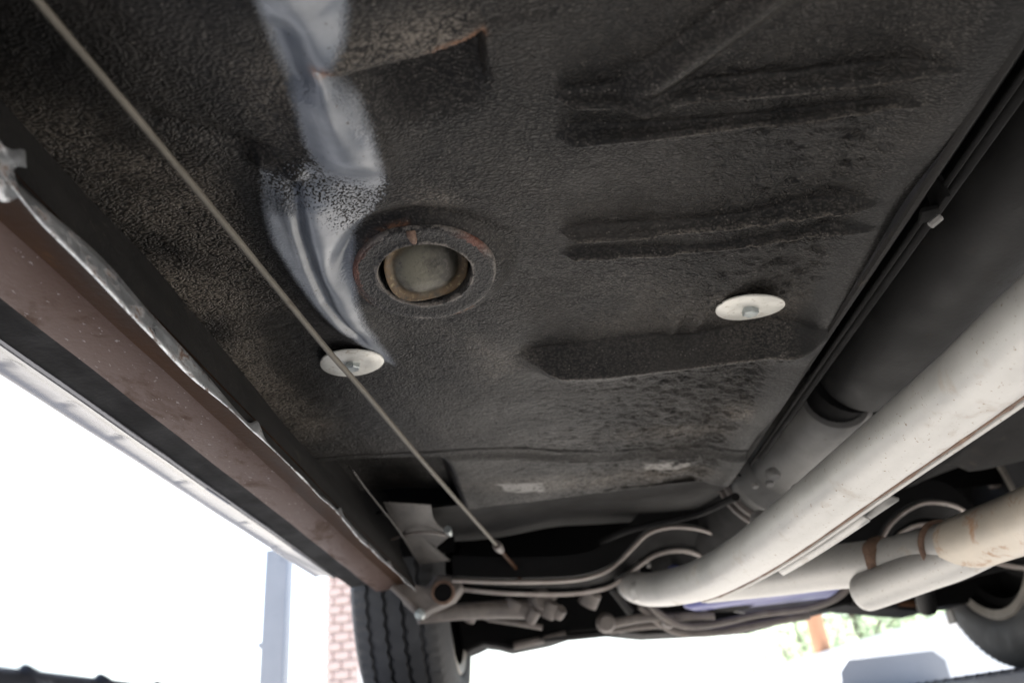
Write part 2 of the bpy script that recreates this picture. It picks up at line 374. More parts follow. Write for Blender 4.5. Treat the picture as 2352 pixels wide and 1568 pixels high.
# floor drain boss (tilted ring seat)
DC = np.array(pz(977, 630, .312)); TILT = R(8); DS = .91
rr = np.hypot(X - DC[0], (Y - DC[1]) / math.cos(TILT)); plane = DC[2] - (Y - DC[1]) * math.tan(TILT)
moat = .006 * np.exp(-((rr - .062) / .009) ** 2) * sstep(.01, -.04, Y - DC[1])
b = sstep(.072, .053, rr); Zf = Zf * (1 - b) + plane * b + moat
# front: seam step, flat cross sill
ysm = np.interp(X, *plan([(720, 1050), (1000, 1036), (1250, 1040), (1560, 1028), (1700, 1015)]).T)
Zf += .0025 * np.exp(-((Y - ysm) / .0025) ** 2)
fs = sstep(0, .02, Y - ysm - .01); left = sstep(-.10, -.125, X)
Zf -= .006 * fs * (1 - left); Zf += .03 * fs * left * sstep(.0, .05, Y - ysm - .01)
# sheet meets sill on the left and rises gently there
Zf += .002 * sstep(-.10, -.2, X)
# right margin rolls down to the tunnel flange
Zf -= .013 * sstep(.222, .275, X)
# panel is not quite flat
WAVE = .0030 * field(.055, .055, 1) + .0007 * field(.02, .03, 2)
# coat lumps: coarser towards the tunnel
lump = .22 + 1.0 * sstep(.10, .25, X) * (1 - sstep(.236, .256, X)) * sstep(.30, .42, Y) + .35 * sstep(.0, .2, X) + .5 * sstep(.55, .8, Y) * sstep(-.1, .1, X)
bareA = np.maximum.reduce([
    soft(plan([(590, -70), (800, -70), (792, 60), (748, 122), (772, 172), (822, 222), (852, 282), (876, 360), (886, 425), (860, 452), (800, 430), (735, 385), (700, 320), (685, 240), (655, 150), (622, 70)]), .007),
    soft(plan([(690, 420), (760, 440), (812, 500), (812, 600), (820, 680), (842, 735), (872, 790), (905, 840), (880, 832), (830, 795), (770, 745), (720, 700), (672, 630), (625, 555), (605, 480), (600, 398), (650, 392)]), .007),
    .80 * soft(plan([(700, 360), (880, 400), (880, 450), (820, 540), (690, 520), (660, 420)]), .006)])
spk = np.exp(-(pdist(plan([(690, 395), (760, 430), (830, 450), (800, 480)]))[0] / .022) ** 2)
speckA = np.clip(spk * 1.3, 0, 1); bareA = bareA * (1 - .28 * np.clip(spk, 0, 1))
bareA *= 1 - .5 * np.exp(-(pdist(plan([(640, 380), (650, 470)]))[0] / .012) ** 2)
coarse = field(.0042, .0026, 3); coarse2 = field(.0022, .0014, 4); coarse3 = field(.009, .004, 9)
Zf += WAVE * (1 - .6 * BM) * (1 - .8 * np.clip(soft(plan([(560, -80), (820, -80), (800, 130), (900, 420), (840, 700), (920, 850), (760, 760), (580, 540), (580, 380), (680, 330)]), .02), 0, 1))
gy = np.gradient(Zf, DX, axis=0); flank = np.maximum(sstep(.12, .32, -gy), .9 * BM); BQ = 1 - .85 * np.maximum(flank, BM)           # the steep bead faces are smoother
calm = (1 - .9 * sstep(.240, .262, X)) * (1 - np.clip(bareA * 1.3, 0, 1)) * (1 - sstep(.056, .050, rr))
Zf += calm * (BQ * lump * (.00050 * coarse + .00036 * coarse2 * (1 + .5 * coarse)) + BQ * .0009 * np.clip(lump - .75, 0, 2) * np.maximum(coarse3, -.5))
# road dust, fresh black coat and rust, each with its own outline
nz = field(.02, .02, 5); nz2 = field(.008, .008, 6)
dust_glintA = np.maximum.reduce([
    1.0 * np.exp(-(pdist(plan([(250, 330), (330, 420), (420, 560), (470, 680), (560, 800), (640, 900), (720, 960)]))[0] / .042) ** 2),
    .5 * np.exp(-(pdist(plan([(880, 470), (940, 460), (1010, 470)]))[0] / .014) ** 2),
    .75 * np.exp(-(pdist(plan([(800, 100), (900, 85), (1020, 75)]))[0] / .016) ** 2),
    .35 * np.exp(-(pdist(plan([(1000, 760), (1150, 800), (1150, 850)]))[0] / .03) ** 2),
    .38 * np.exp(-(pdist(plan([(1400, 700), (1600, 680), (1750, 700)]))[0] / .04) ** 2),
    .5 * np.exp(-(pdist(plan([(1450, 1000), (1650, 980), (1720, 920)]))[0] / .03) ** 2),
    .55 * np.exp(-(pdist(plan([(1050, 1110), (1350, 1095), (1650, 1070)]))[0] / .035) ** 2),
    .3 * np.exp(-(pdist(plan([(640, 330), (640, 250), (600, 150)]))[0] / .02) ** 2), np.full(X.shape, .05)])
dust_glintA = np.clip(np.maximum(dust_glintA, .55 * CR) * (1 + .3 * nz + .15 * nz2), 0, 1.2)     # dust mask also paints pale highlights along the bead crests
scuffA = np.zeros(X.shape)
for q in ([(1140, 1112), (1245, 1108), (1250, 1125), (1145, 1130)], [(1480, 1068), (1570, 1062), (1605, 1048), (1612, 1060), (1560, 1080), (1482, 1080)]):
    scuffA = np.maximum(scuffA, 1.0 * soft(plan(q, H - .006), .004) * sstep(-.8, -.2, nz2))
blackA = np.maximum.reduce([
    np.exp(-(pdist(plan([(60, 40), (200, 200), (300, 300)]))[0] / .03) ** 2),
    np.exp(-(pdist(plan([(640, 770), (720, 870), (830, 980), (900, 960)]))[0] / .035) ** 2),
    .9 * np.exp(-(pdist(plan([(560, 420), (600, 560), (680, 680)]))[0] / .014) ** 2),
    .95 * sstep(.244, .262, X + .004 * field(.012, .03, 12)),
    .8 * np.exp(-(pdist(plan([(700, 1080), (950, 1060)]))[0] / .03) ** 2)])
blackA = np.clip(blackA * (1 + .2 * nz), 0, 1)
rustA = np.maximum.reduce([1.3 * np.exp(-(pdist(E1[-3:])[0] / .003) ** 2), 1.2 * np.exp(-(pdist(E1[:1].tolist() * 1 + [E1[0] + .002])[0] / .004) ** 2),
    .9 * np.exp(-(pdist(plan([(775, 147), (835, 150)]))[0] / .002) ** 2),
    .4 * np.exp(-((rr - .053) / .0018) ** 2) * sstep(.1, .7, nz2)])
keep = rr > .0495
ny, nx = X.shape
def fgrid(name, Xg, Yg, Zg, mask, mat, parent):
    ny, nx = Xg.shape; idx = np.arange(ny * nx).reshape(ny, nx)
    q = np.stack([idx[:-1, :-1], idx[1:, :-1], idx[1:, 1:], idx[:-1, 1:]], -1).reshape(-1, 4)   # normals down
    if mask is not None:
        mq = (mask[:-1, :-1] & mask[1:, :-1] & mask[1:, 1:] & mask[:-1, 1:]).reshape(-1); q = q[mq]
    me = bpy.data.meshes.new(name); me.vertices.add(ny * nx); me.vertices.foreach_set('co', np.stack([Xg, Yg, Zg], -1).astype(np.float32).ravel())
    me.loops.add(q.size); me.loops.foreach_set('vertex_index', q.astype(np.int32).ravel())
    me.polygons.add(len(q)); me.polygons.foreach_set('loop_start', (np.arange(len(q)) * 4).astype(np.int32)); me.polygons.foreach_set('use_smooth', np.ones(len(q), bool))
    me.update(calc_edges=True); me.validate()
    me.materials.append(mat); o = bpy.data.objects.new(name, me); S.collection.objects.link(o); o.parent = parent; o.matrix_parent_inverse = _inv
    return o
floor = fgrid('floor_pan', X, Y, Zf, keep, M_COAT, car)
for nm, A in (('bare', bareA), ('dust_glint', dust_glintA), ('black', blackA), ('rust', rustA), ('flank', flank), ('speck', speckA), ('scuff', scuffA)):
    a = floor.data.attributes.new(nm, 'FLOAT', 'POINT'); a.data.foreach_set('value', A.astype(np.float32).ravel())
tag(floor, 'black stippled floor pan with pressed beads and a bare grey streak')
def floor_z(x, y):
    i = int(round((y - ys[0]) / DX)); j = int(round((x - xs[0]) / DX))
    return float(Zf[min(max(i, 0), ny - 1), min(max(j, 0), nx - 1)])
# rear end of the floor, behind the camera's view
part(MB().sheet([[(x, y, H + .004) for x in (.28, .1, -.1, -.268)] for y in (-1.2, -.5, .1, .178)]), 'rear_floor', M_COAT2)

# ---- floor drain: ring, hole wall and loose cap
dm = Matrix.Translation(Vector(DC)) @ Matrix.Rotation(math.pi - TILT, 4, 'X') @ Matrix.Scale(DS, 4)    # local Z points down at the viewer
def ringwob(r, z, a, j):
    return r * (1 + .012 * math.sin(3 * a + .5) + .006 * math.sin(7 * a)), z
k = NT('drain ring coat')
rad = k.attr('rad'); n1 = k.noise(70, 5, .7); edge = k.math('ADD', rad, k.math('MULTIPLY', k.math('SUBTRACT', n1, .5), .9))
c = k.mix(k.range(k.noise(420, 5, .7), .38, .66), (.005, .0046, .0043), (.028, .025, .022))
ra = k.attr('rusty'); c = k.mix(k.range(edge, .90, .93), c, (.10, .09, .08)); c = k.mix(k.math('MULTIPLY', ra, k.range(edge, .72, .78), True), c, (.13, .048, .03))
c = k.mix(k.range(edge, .10, .02), c, (.13, .115, .10))
k.set(col=c, rough=.6); k.bump(k.math('ADD', k.noise(420, 2, .5), k.math('MULTIPLY', k.range(edge, .80, .9), -.5)), .0022, 1.0); M_RING = k.m
prof = [(.0575, -.002), (.0575, .0012), (.0560, .0022), (.052, .0020), (.047, .0012), (.043, .0010), (.0405, .0016), (.0388, .0022), (.0378, .0010), (.0376, -.006), (.0385, -.016), (.039, -.026)]
mb = MB().lathe(prof, 96, dm, ringwob)
ring = part(mb, 'floor_drain', M_RING, smooth=60)
at_ = ring.data.attributes.new('rad', 'FLOAT', 'POINT')
loc = [dm.inverted() @ v.co for v in ring.data.vertices]
at_.data.foreach_set('value', [min(max((math.hypot(p.x, p.y) - .039) / .0185, 0), 1) if p.z > -.004 else .3 for p in loc])
ag = ring.data.attributes.new('rusty', 'FLOAT', 'POINT'); ag.data.foreach_set('value', [sum(math.exp(-(((math.degrees(math.atan2(p.y, p.x)) - c_ + 180) % 360 - 180) / w_) ** 2) for c_, w_ in ((165, 26), (38, 13))) for p in loc])
tag(ring, 'flaking round floor drain ring with rust at its edge')
mb = MB().lathe([(.0005, -.030), (.02, -.030), (.0402, -.0265)], 48, dm); part(mb, 'cup', M_BLACK, ring)
k = NT('drain cap'); n = k.noise(26, 5, .62); v = k.voro(260)
c = k.mix(k.range(n, .44, .58), (.030, .026, .018), (.125, .116, .084))
c = k.mix(k.range(k.noise(150, 5, .7), .58, .64), c, (.07, .06, .05))
rd = k.attr('rad'); c = k.mix(k.math('MULTIPLY', k.range(rd, .70, .86), k.range(k.noise(120, 5, .7), .3, .5), True), c, (.11, .068, .03))
c = k.mix(k.math('MULTIPLY', k.range(rd, .72, .9), k.range(k.noise(210, 4, .7), .56, .62), True), c, (.24, .19, .10))
k.set(col=c, rough=.55); k.bump(k.math('ADD', k.noise(300, 4, .6), k.noise(50, 3)), .0009, .8); M_CAP = k.m
cm = dm @ Matrix.Translation((.0012, -.0010, -.0085)) @ Matrix.Scale(1.05, 4) @ Matrix.Rotation(R(15), 4, 'Y') @ Matrix.Rotation(R(-13), 4, 'X')
capw = lambda r, z, a, j: (r * (1 + .03 * math.cos(2 * a + .6) - .04 * math.cos(4 * a + .3)), z)
mb = MB().lathe([(.0003, .0062), (.010, .0058), (.018, .0040), (.0238, .0008), (.0252, -.0012), (.027, -.0018), (.0298, -.0008), (.0318, .0008), (.0332, .0004), (.0335, -.003), (.032, -.006)], 72, cm, capw)
cap = part(mb, 'drain_cap', M_CAP, ring, smooth=60); tag(cap, 'beige rust-rimmed cap sitting loose in the drain')
ci = cm.inverted(); a = cap.data.attributes.new('rad', 'FLOAT', 'POINT'); a.data.foreach_set('value', [min(math.hypot((ci @ v.co).x, (ci @ v.co).y) / .034, 1) for v in cap.data.vertices])
# clip at the top of the ring with its drop of wax
q = [dm @ Vector((-.0025, .0535, .0010)), dm @ Vector((-.0025, .0500, .0036)), dm @ Vector((-.0020, .0455, .0034)), dm @ Vector((-.002, .0415, .0026))]
part(MB().tube(spline(q, 4), [.0034] * 5 + [.0028] * 4 + [.0022] * 3 + [.0009], 10), 'clip', M_RUST, ring)

# ---- large washers with hexagon bolts
def washer(px, py, Zc, rx, ry, spin, notch, gap=.0028):
    for _ in range(6): c = pz(px, py, Zc); Zc = floor_z(c[0], c[1]) - gap
    c = pz(px, py, Zc); m = Matrix.Translation(Vector(c)) @ Matrix.Rotation(R(rx), 4, 'X') @ Matrix.Rotation(R(ry), 4, 'Y') @ Matrix.Rotation(math.pi, 4, 'X')
    def wob(r, z, a, j):
        return (r - (.0016 * math.exp(-((a - notch) / .06) ** 2) if r > .027 else 0), z + .0006 * math.sin(2 * a))
    mb = MB().lathe([(.004, 0), (.0275, 0), (.0288, .0006), (.0288, .0018), (.0280, .0024), (.015, .0028), (.004, .0030)], 72, m, wob)
    o = part(mb, 'washer', M_WASH)
    b = MB(); rb = .0072
    hx = lambda z, r: [m @ Vector((r * math.cos(spin + i * math.pi / 3), r * math.sin(spin + i * math.pi / 3), z)) for i in range(6)]
    r0, r1, r2 = hx(.0026, rb), hx(.0072, rb), hx(.0082, rb * .86)
    b.add(r0 + r1 + r2, [tuple(range(12, 18))] + [(i + o_, (i + 1) % 6 + o_, (i + 1) % 6 + o_ + 6, i + o_ + 6) for o_ in (0, 6) for i in range(6)])
    part(b, 'bolt_head', M_BOLT, o, smooth=25)
    st = MB().tube([m @ Vector((0, 0, -.02)), m @ Vector((0, 0, .003))], .0045, 10); part(st, 'shank', M_BOLT, o)
    return o
tag(washer(809, 830, .3135, 2, -2, .2, 4.5), 'pale zinc washer crossed by the thin cable')
tag(washer(1722, 703, .315, 8, 5, .5, 2.8, .0062), 'pale zinc washer near the tunnel, not crossed by the cable')

# ---- handbrake cable slung under the floor
ck = [pz(-60, -190, .298), pz(85, 0, .298), pz(330, 290, .297), pz(520, 520, .296), pz(745, 795, .294), pz(830, 892, .292), pz(1000, 1092, .286), pz(1140, 1250, .276)]
sp = spline(ck, 6); cb_ = part(MB().tube(sp, [.0019 + .0010 * i / len(sp) for i in range(len(sp))], 12), 'handbrake_cable', M_CABLE)
tag(cb_, 'thin tan cable running diagonally under the floor')
e0 = np.array(ck[-1]); e1 = pz(1160, 1275, .274); e2 = pz(1186, 1306, .272)
part(MB().tube([e0, e0 + (e1 - e0) * .25, e0 + (e1 - e0) * .5], [.0072, .0078, .006], 12), 'ferrule', M_STEEL, cb_)
part(MB().tube(spline([e0, e1, e2, py_(1196, 1334, 1.425)], 5), .0034, 10), 'cable_end', M_SILLB, cb_)

# ---- left sill
yy = np.linspace(-.5, 1.47, 240)
def swob(y, s, a): return a * (math.sin(7.1 * y + s) + .6 * math.sin(17.3 * y + 2 * s) + .35 * math.sin(41 * y + 3 * s))
sec = [(-.2345, .2655), (-.245, .269), (-.256, .2705), (-.268, .2695), (-.276, .2670), (-.290, .2655), (-.304, .2650), (-.3095, .2655), (-.3105, .2685), (-.3105, .276), (-.318, .2800), (-.335, .2790), (-.352, .2770), (-.357, .2775)]
rows = [[(x + swob(y, x * 40, .0004), y, z + swob(y, z * 90 + x * 30, .0005)) for (x, z) in sec] for y in yy]
sill = part(MB().sheet([r[3:9] for r in rows]), 'rocker_panel', M_SILL, smooth=50); tag(sill, 'long brownish primered sill under the left door')
part(MB().sheet([r[0:4] for r in rows]), 'inner_lip', M_SILLB, sill, smooth=50)
part(MB().sheet([r[8:14] for r in rows]), 'rubber_strip', M_BLACK, sill, smooth=50)
# bright trim with dents
tsec = [(-.3545, .2790), (-.3553, .2758), (-.3575, .2740), (-.3605, .2746), (-.366, .2768), (-.374, .2790), (-.382, .2802), (-.3875, .2798), (-.3905, .2788), (-.3935, .2800), (-.395, .2850), (-.395, .300)]
dents = [(.50, .372), (.58, .377), (.66, .373), (.80, .376), (.98, .372), (1.12, .378), (.36, .375)]
def trimz(x, y, z):
    for dy_, dx_ in dents:
        z += .0030 * math.exp(-((y - dy_) / .006) ** 2 - ((-x - dx_) / .004) ** 2)
    return z
yt = np.linspace(-.5, 1.36, 700)
tr_ = part(MB().sheet([[(x + swob(y, 1.0, .0003), y, trimz(x, y, z) + swob(y, x * 55, .0003)) for x, z in tsec] for y in yt]), 'sill_trim', M_CHROME, sill, smooth=50)
# pinch weld flange: vertical bare lip, chewed and rusty at the rear end
yf = np.linspace(.268, 1.42, 420)
def flr(y):
    lo = .2475 + .0016 * math.sin(9 * y + .6) + .0008 * math.sin(23 * y) + .0005 * math.sin(61 * y)
    hi = .2580 + .0018 * math.sin(13 * y + 2.2) + .0010 * math.sin(29 * y + 1) + .0065 * math.exp(-((y - .36) / .05) ** 2) - .0035 * sstep(.5, .62, y)
    for c_, w_, h_ in ((.620, .014, .010), (.905, .01, .006), (1.2, .02, .007)): hi += h_ * math.exp(-((y - c_) / w_) ** 2)
    bend = .0020 * math.sin(11 * y) + .0010 * math.sin(37 * y) + .005 * math.exp(-((y - .27) / .03) ** 2)
    return lo, max(hi, lo + .004), bend
rows = []
for y in yf:
    lo, hi, bd = flr(y); rows.append([(-.2290 + bd * .8, y, lo), (-.2300 + bd * .55, y, lo + (hi - lo) * .3), (-.2312 + bd * .25, y, lo + (hi - lo) * .7), (-.2320, y, hi), (-.2335, y, max(hi, .268))])
fl = part(MB().sheet([r[:4] for r in rows]), 'pinch_flange', M_BAREST, sill, smooth=20, solid=.0008); tag(fl, 'crumpled bare metal seam lip along the sill')
# torn curl at its rear end
y0 = .275
cl = [[(-.2275 + .006 * math.sin(u * 3) * (v_ - .3), y0 - .016 + .022 * u + .004 * math.sin(9 * v_), .243 + .022 * v_ + .004 * math.sin(6 * u + 3 * v_)) for v_ in np.linspace(0, 1, 7)] for u in np.linspace(0, 1, 9)]
part(MB().sheet(cl), 'torn_curl', M_BAREST, sill, smooth=60, solid=.001)
# inner wall of the sill
rows = [[(-.2335, y, .255), (-.2400, y, .28), (-.2490, y, .303), (-.2560, y, .318), (-.2600, y, .335), (-.2600, y, .40)] for y in np.linspace(-.8, 1.45, 60)]
part(MB().sheet(rows), 'inner_sill', M_COAT2, car, smooth=50)

# ---- front end of the floor
q = plan([(1010, 1160), (1350, 1142), (1690, 1112)], H - .006)
toe = []
for y, dz in ((1.126, 0), (1.132, .006), (1.2, .012), (1.3, .020), (1.4, .030), (1.55, .048), (1.7, .10), (1.78, .25)):
    toe.append([(x, y, H - .007 + dz + .003 * math.sin(16 * x) * (y > 1.15) + .006 * math.exp(-((x - .02) / .07) ** 2) * (y > 1.15)) for x in np.linspace(.30, -.236, 40)])
part(MB().sheet(toe), 'toe_board', M_COAT2, car, smooth=60)
# jacking pocket bracket, torn steel box by the sill
bz = .300
b = MB()
pts = [pz(*p, bz) for p in [(800, 1068), (830, 1110), (862, 1150), (905, 1205), (935, 1250), (960, 1290)]]
b.sheet([[p, p + np.array([.004, .0, -.006]), p + np.array([.006, 0, -.0065])] for p in spline(pts, 5)])
br = part(b, 'jack_bracket', M_DULL, car, smooth=50, solid=.0015); tag(br, 'torn pale steel bracket at the front of the floor')
out = [(880, 1152), (990, 1158), (994, 1185), (1005, 1205), (1036, 1222), (1030, 1232), (1006, 1252), (1000, 1268), (1034, 1286), (965, 1294), (935, 1250), (905, 1205)]
z_ = [.304, .304, .303, .300, .297, .296, .298, .296, .292, .292, .296, .300]
b = MB(); top = [pz(*p, z) for p, z in zip(out, z_)]; n = len(top)
cen = pz(950, 1215, .306); b.add(top + [cen], [(n, (i + 1) % n, i) for i in range(n)])
part(b, 'torn_plate', M_DULL, br, smooth=30, solid=.002, bevel=.0006)
part(MB().tube(spline([pz(900, 1238, .298), pz(940, 1225, .2965), pz(985, 1222, .2955), pz(1020, 1228, .2955)], 4), .0022, 8), 'folded_ridge', M_STEEL, br)
part(MB().tube([pz(1028, 1215, .296), pz(1034, 1226, .294)], [.006, .004], 10), 'stud', M_BOLT, br)

# ---- tunnel, its flange, and things inside it
fy = np.linspace(-.6, 1.13, 120)
rows = [[(.2795, y, H - .0125), (.2808, y, H - .0145 + swob(y, .8, .0006)), (.2835, y, H - .0150), (.2870, y, H - .0130), (.2905, y, H - .007), (.2930, y, H + .004), (.2950, y, H + .03), (.2960, y, H + .08)] for y in fy]
part(MB().sheet(rows), 'tunnel_flange', M_COAT2, car, smooth=50)
arch = [(.2958, .385), (.300, .42), (.318, .47), (.37, .52), (.44, .535), (.51, .52), (.565, .47), (.59, .40), (.60, .335), (.606, .312), (.63, .318)]
part(MB().sheet([[(x, y, z) for x, z in arch] for y in (-1.2, 0, .5, 1.0, 1.3)]), 'tunnel', M_BLACK, car, smooth=60)
# fuel lines in the tunnel corner, with a clip bracket and bolt
ln = [np.array([.311, y, .322]) for y in (-.4, .2, .5, .8, 1.1)]
part(MB().tube(spline(ln, 8), .0024, 10), 'fuel_line', M_BLACK)
ln = [np.array([.326, y, .33]) for y in (-.4, .2, .5, .8, 1.1)]
part(MB().tube(spline(ln, 8), .0042, 10), 'brake_line', M_BLACK)
c = pz(2132, 492, .312)
bk = part(MB().box(c, (.012, .016, .004), Matrix.Rotation(R(-15), 3, 'Z')).box((c[0] + .006, c[1] - .01, c[2] + .01), (.004, .02, .02)), 'clip_bracket', M_BLACK, bevel=.0008)
c2 = pz(2152, 505, .305)
m = Matrix.Translation(Vector(c2)) @ Matrix.Rotation(R(60), 4, 'Y') @ Matrix.Rotation(R(20), 4, 'X')
part(MB().lathe([(.0001, .0035), (.0025, .0035), (.0029, .0028), (.0029, -.006), (.0001, -.006)], 6, m), 'bolt', M_CASE, bk, smooth=20)
# propeller shaft and gearbox
part(MB().tube([(.455, -.9, .40), (.452, .3, .398), (.438, .80, .386), (.425, .93, .376)], [.056, .056, .056, .056], 40), 'propeller_shaft', M_SHAFT)
part(MB().tube([(.411, .93, .371), (.41, .95, .370), (.409, .985, .369)], [.05, .036, .04], 24), 'universal_joint', M_BLACK)
gx = [(.408, .985, .366), (.408, .995, .365), (.405, 1.08, .362), (.400, 1.15, .358), (.396, 1.20, .355), (.39, 1.21, .352), (.387, 1.27, .349), (.386, 1.28, .349)]
gb = part(MB().tube(gx, [.045, .052, .055, .062, .066, .088, .092, .06], 32), 'gearbox', M_CASE); tag(gb, 'pale grey cast gearbox behind the exhaust pipe')
part(MB().tube([(.386, 1.275, .352), (.383, 1.4, .352), (.38, 1.55, .36), (.38, 1.75, .36)], [.09, .098, .13, .16], 32), 'bell_housing', M_BLACK)
for y_, r_ in ((1.225, .094), (1.25, .0965)):
    part(MB().lathe([(r_ - .004, -.005), (r_ + .003, -.005), (r_ + .004, 0), (r_ + .003, .005), (r_ - .004, .005)], 48, Matrix.Translation((.389, y_, .351)) @ Matrix.Rotation(R(90), 4, 'X')), 'clamp_band', M_STEEL, gb)
for (a_, b_, z__, r_) in ((1775, 1092, 1.05, .011), (1768, 1110, 1.05, .006), (1735, 1115, 1.05, .005), (1746, 1195, 1.08, .014), (1838, 1130, 1.02, .012)):
    p = pd(a_, b_, z__); part(MB().lathe([(.0005, -r_ * .8), (r_ * .8, -r_ * .7), (r_, 0), (r_ * .8, r_ * .5), (.0005, r_ * .6)], 12, Matrix.Translation(Vector(p)) @ Matrix.Rotation(R(160), 4, 'X')), 'boss', M_CASE, gb)
part(MB().tube(spline([pd(1690, 1140, 1.1), pd(1600, 1180, 1.25), pd(1450, 1215, 1.3), pd(1380, 1245, 1.4)], 6), .006, 8), 'wire_loom', M_BLACK)
# far floor half
def rf(x, y): return H + .012 * math.sin(9 * y) * (x > .65) + .004 * math.sin(30 * x + 3 * y)
part(MB().sheet([[(x, y, rf(x, y)) for x in np.linspace(1.05, .605, 24)] for y in np.linspace(-1.2, 1.2, 60)]), 'far_floor_pan', M_COAT2, car, smooth=60)
part(MB().sheet([[(.6, y, .318), (.8, y, .32 + d_), (1.05, y, .32 + d_), (1.2, y, .3)] for y, d_ in ((1.2, 0), (1.35, .05), (1.6, .1), (1.75, .3))]), 'far_toe_board', M_COAT2, car, smooth=60)
part(MB().sheet([[(1.05, y, .34), (1.05, y, .26), (1.17, y, .26), (1.19, y, .28), (1.19, y, .42)] for y in (-1.2, 0, 1.4)]), 'far_rocker_panel', M_SILL, car)

# ---- exhaust
pc = [pd(3010, 195, .30), pd(2630, 545, .39), pd(2362, 768, .475), pd(2210, 896, .552), pd(2004, 1057, .67), pd(1806, 1212, .82), pd(1702, 1284, .95), pd(1618, 1328, 1.07), pd(1555, 1345, 1.17), pd(1505, 1352, 1.27), pd(1468, 1350, 1.38), pd(1445, 1338, 1.58), pd(1440, 1300, 1.75)]
ex = part(MB().tube(spline(pc, 10), .0268, 40), 'exhaust_pipe', M_ALU, smooth=60); tag(ex, 'pale aluminized exhaust pipe running forward under the tunnel')
cl_ = spline(pc[:9], 10)
def along(off_ang, rad_, a, b):
    out = []
    for i in range(a, b):
        p = Vector(cl_[i]); t = (Vector(cl_[min(i + 1, len(cl_) - 1)]) - Vector(cl_[max(i - 1, 0)])).normalized()
        u = Vector((0, 0, 1)); u = (u - t * u.dot(t)).normalized(); s_ = t.cross(u)      # s_ points to the car's right
        out.append((p + (u * math.sin(off_ang) + s_ * math.cos(off_ang)) * rad_, u * math.sin(off_ang) + s_ * math.cos(off_ang)))
    return out
# rolled seam on the pipe and a flat strap hanging off it
sm = along(R(-74), .0268, 4, 74)
part(MB().tube([p for p, d in sm], [.0016 + .0009 * math.sin(i * 1.7) * math.sin(i * .61) for i in range(len(sm))], 8), 'weld_seam', M_RUST, ex)
sm = along(R(-62), .0263, 2, 76)
b = MB(); b.sheet([[p, p + d * .0025 + Vector((0, 0, -.0003)), p + d * .0045 + Vector((0, 0, -.0005))] for p, d in sm]); part(b, 'seam_flange', M_ALU, ex, smooth=50, solid=.0022)
sm = along(R(-52), .029, 44, 57)
b = MB(); b.sheet([[p, p + d * .007, p + d * .011 + Vector((0, 0, .001))] for p, d in sm]); part(b, 'support_strap', M_ALU, ex, smooth=50, solid=.003)
sm = along(R(-36), .033, 42, 55)
b = MB(); b.sheet([[p, p + d * .006, p + d * .010 + Vector((0, 0, .001))] for p, d in sm]); part(b, 'outer_strap', M_CASE, ex, smooth=50, solid=.003)
mm = Matrix.Translation(Vector(pd(1466, 1358, 1.30)))
part(MB().lathe([(.0005, -.017), (.010, -.014), (.0155, -.004), (.0150, .008), (.009, .015), (.0005, .017)], 20, mm), 'pipe_boss', M_ALU, ex)
# crossing pipe from the far bank
pc2 = [pd(2620, 1085, .68), pd(2440, 1160, .76), pd(2352, 1197, .82), pd(2200, 1252, .92), pd(2100, 1275, .99), pd(2030, 1289, 1.03), pd(1900, 1303, 1.09), pd(1780, 1320, 1.16), pd(1620, 1340, 1.26)]
x2 = part(MB().tube(spline(pc2[3:], 8), .0295, 32), 'crossover_pipe', M_ALU, smooth=60); tag(x2, 'second exhaust pipe crossing under the gearbox with rusty clamp rings')
part(MB().tube(spline(pc2[:4], 8), [.0315] * 24 + [.0305], 32), 'rusty_tail', M_ALUR, x2, smooth=60)
def band(i, rad_, hw, mat_, name, par, jit=.0):
    pts = spline(pc2, 8); p = Vector(pts[i]); t = (Vector(pts[i + 1]) - Vector(pts[i - 1])).normalized(); m_ = Matrix.Translation(p) @ t.to_track_quat('Z', 'Y').to_matrix().to_4x4()
    part(MB().lathe([(rad_ - .004, -hw), (rad_, -hw), (rad_ + .003, -hw * .3), (rad_ + .003, hw * .4), (rad_, hw), (rad_ - .004, hw)], 48, m_, lambda r, z, a, j: (r + jit * math.sin(5 * a + j), z * (1 + .4 * math.sin(2 * a)))), name, mat_, par)
band(40, .0300, .008, M_RUST, 'clamp_ring', x2, .0012)
band(26, .0318, .0035, M_RUST, 'joint_ring', x2)
st = [pd(2262, 1248, .885), pd(2190, 1284, .92), pd(2120, 1310, .955), pd(2040, 1340, .995), pd(1990, 1358, 1.02), pd(1972, 1364, 1.03)]
part(MB().tube(spline(st, 5), [.024] * 20 + [.024, .0235, .022, .018, .011, .003], 28), 'capped_stub', M_ALU, x2, smooth=60)

# ---- front crossmember with two humps
up = [py_(*p, 1.42) for p in [(1040, 1334), (1160, 1338), (1300, 1335), (1370, 1322), (1415, 1298), (1455, 1258), (1490, 1226), (1540, 1212), (1600, 1216), (1650, 1233), (1700, 1262), (1790, 1300), (1900, 1310), (2000, 1270), (2040, 1210), (2085, 1172), (2130, 1156), (2190, 1164), (2230, 1192), (2300, 1250), (2420, 1280)]]
lo = [py_(*p, 1.50) for p in [(1050, 1352), (1160, 1362), (1300, 1364), (1385, 1352), (1430, 1330), (1470, 1298), (1505, 1275), (1550, 1264), (1592, 1268), (1635, 1290), (1690, 1325), (1780, 1345), (1890, 1350), (1985, 1325), (2030, 1262), (2075, 1222), (2120, 1204), (2180, 1210), (2220, 1236), (2290, 1290), (2410, 1310)]]
U = [Vector(p) for p in spline(up, 6)]; Lw = [Vector(p) for p in spline(lo, 6)]
cmb = part(MB().sheet([[u + Vector((0, .001, .045)), u + Vector((0, .006, .010)), l_ + Vector((0, -.006, .010)), l_ + Vector((0, 0, .05))] for u, l_ in zip(U, Lw)]), 'crossmember', M_BLACK, smooth=40); tag(cmb, 'black crossmember with two humps and pale worn edges')
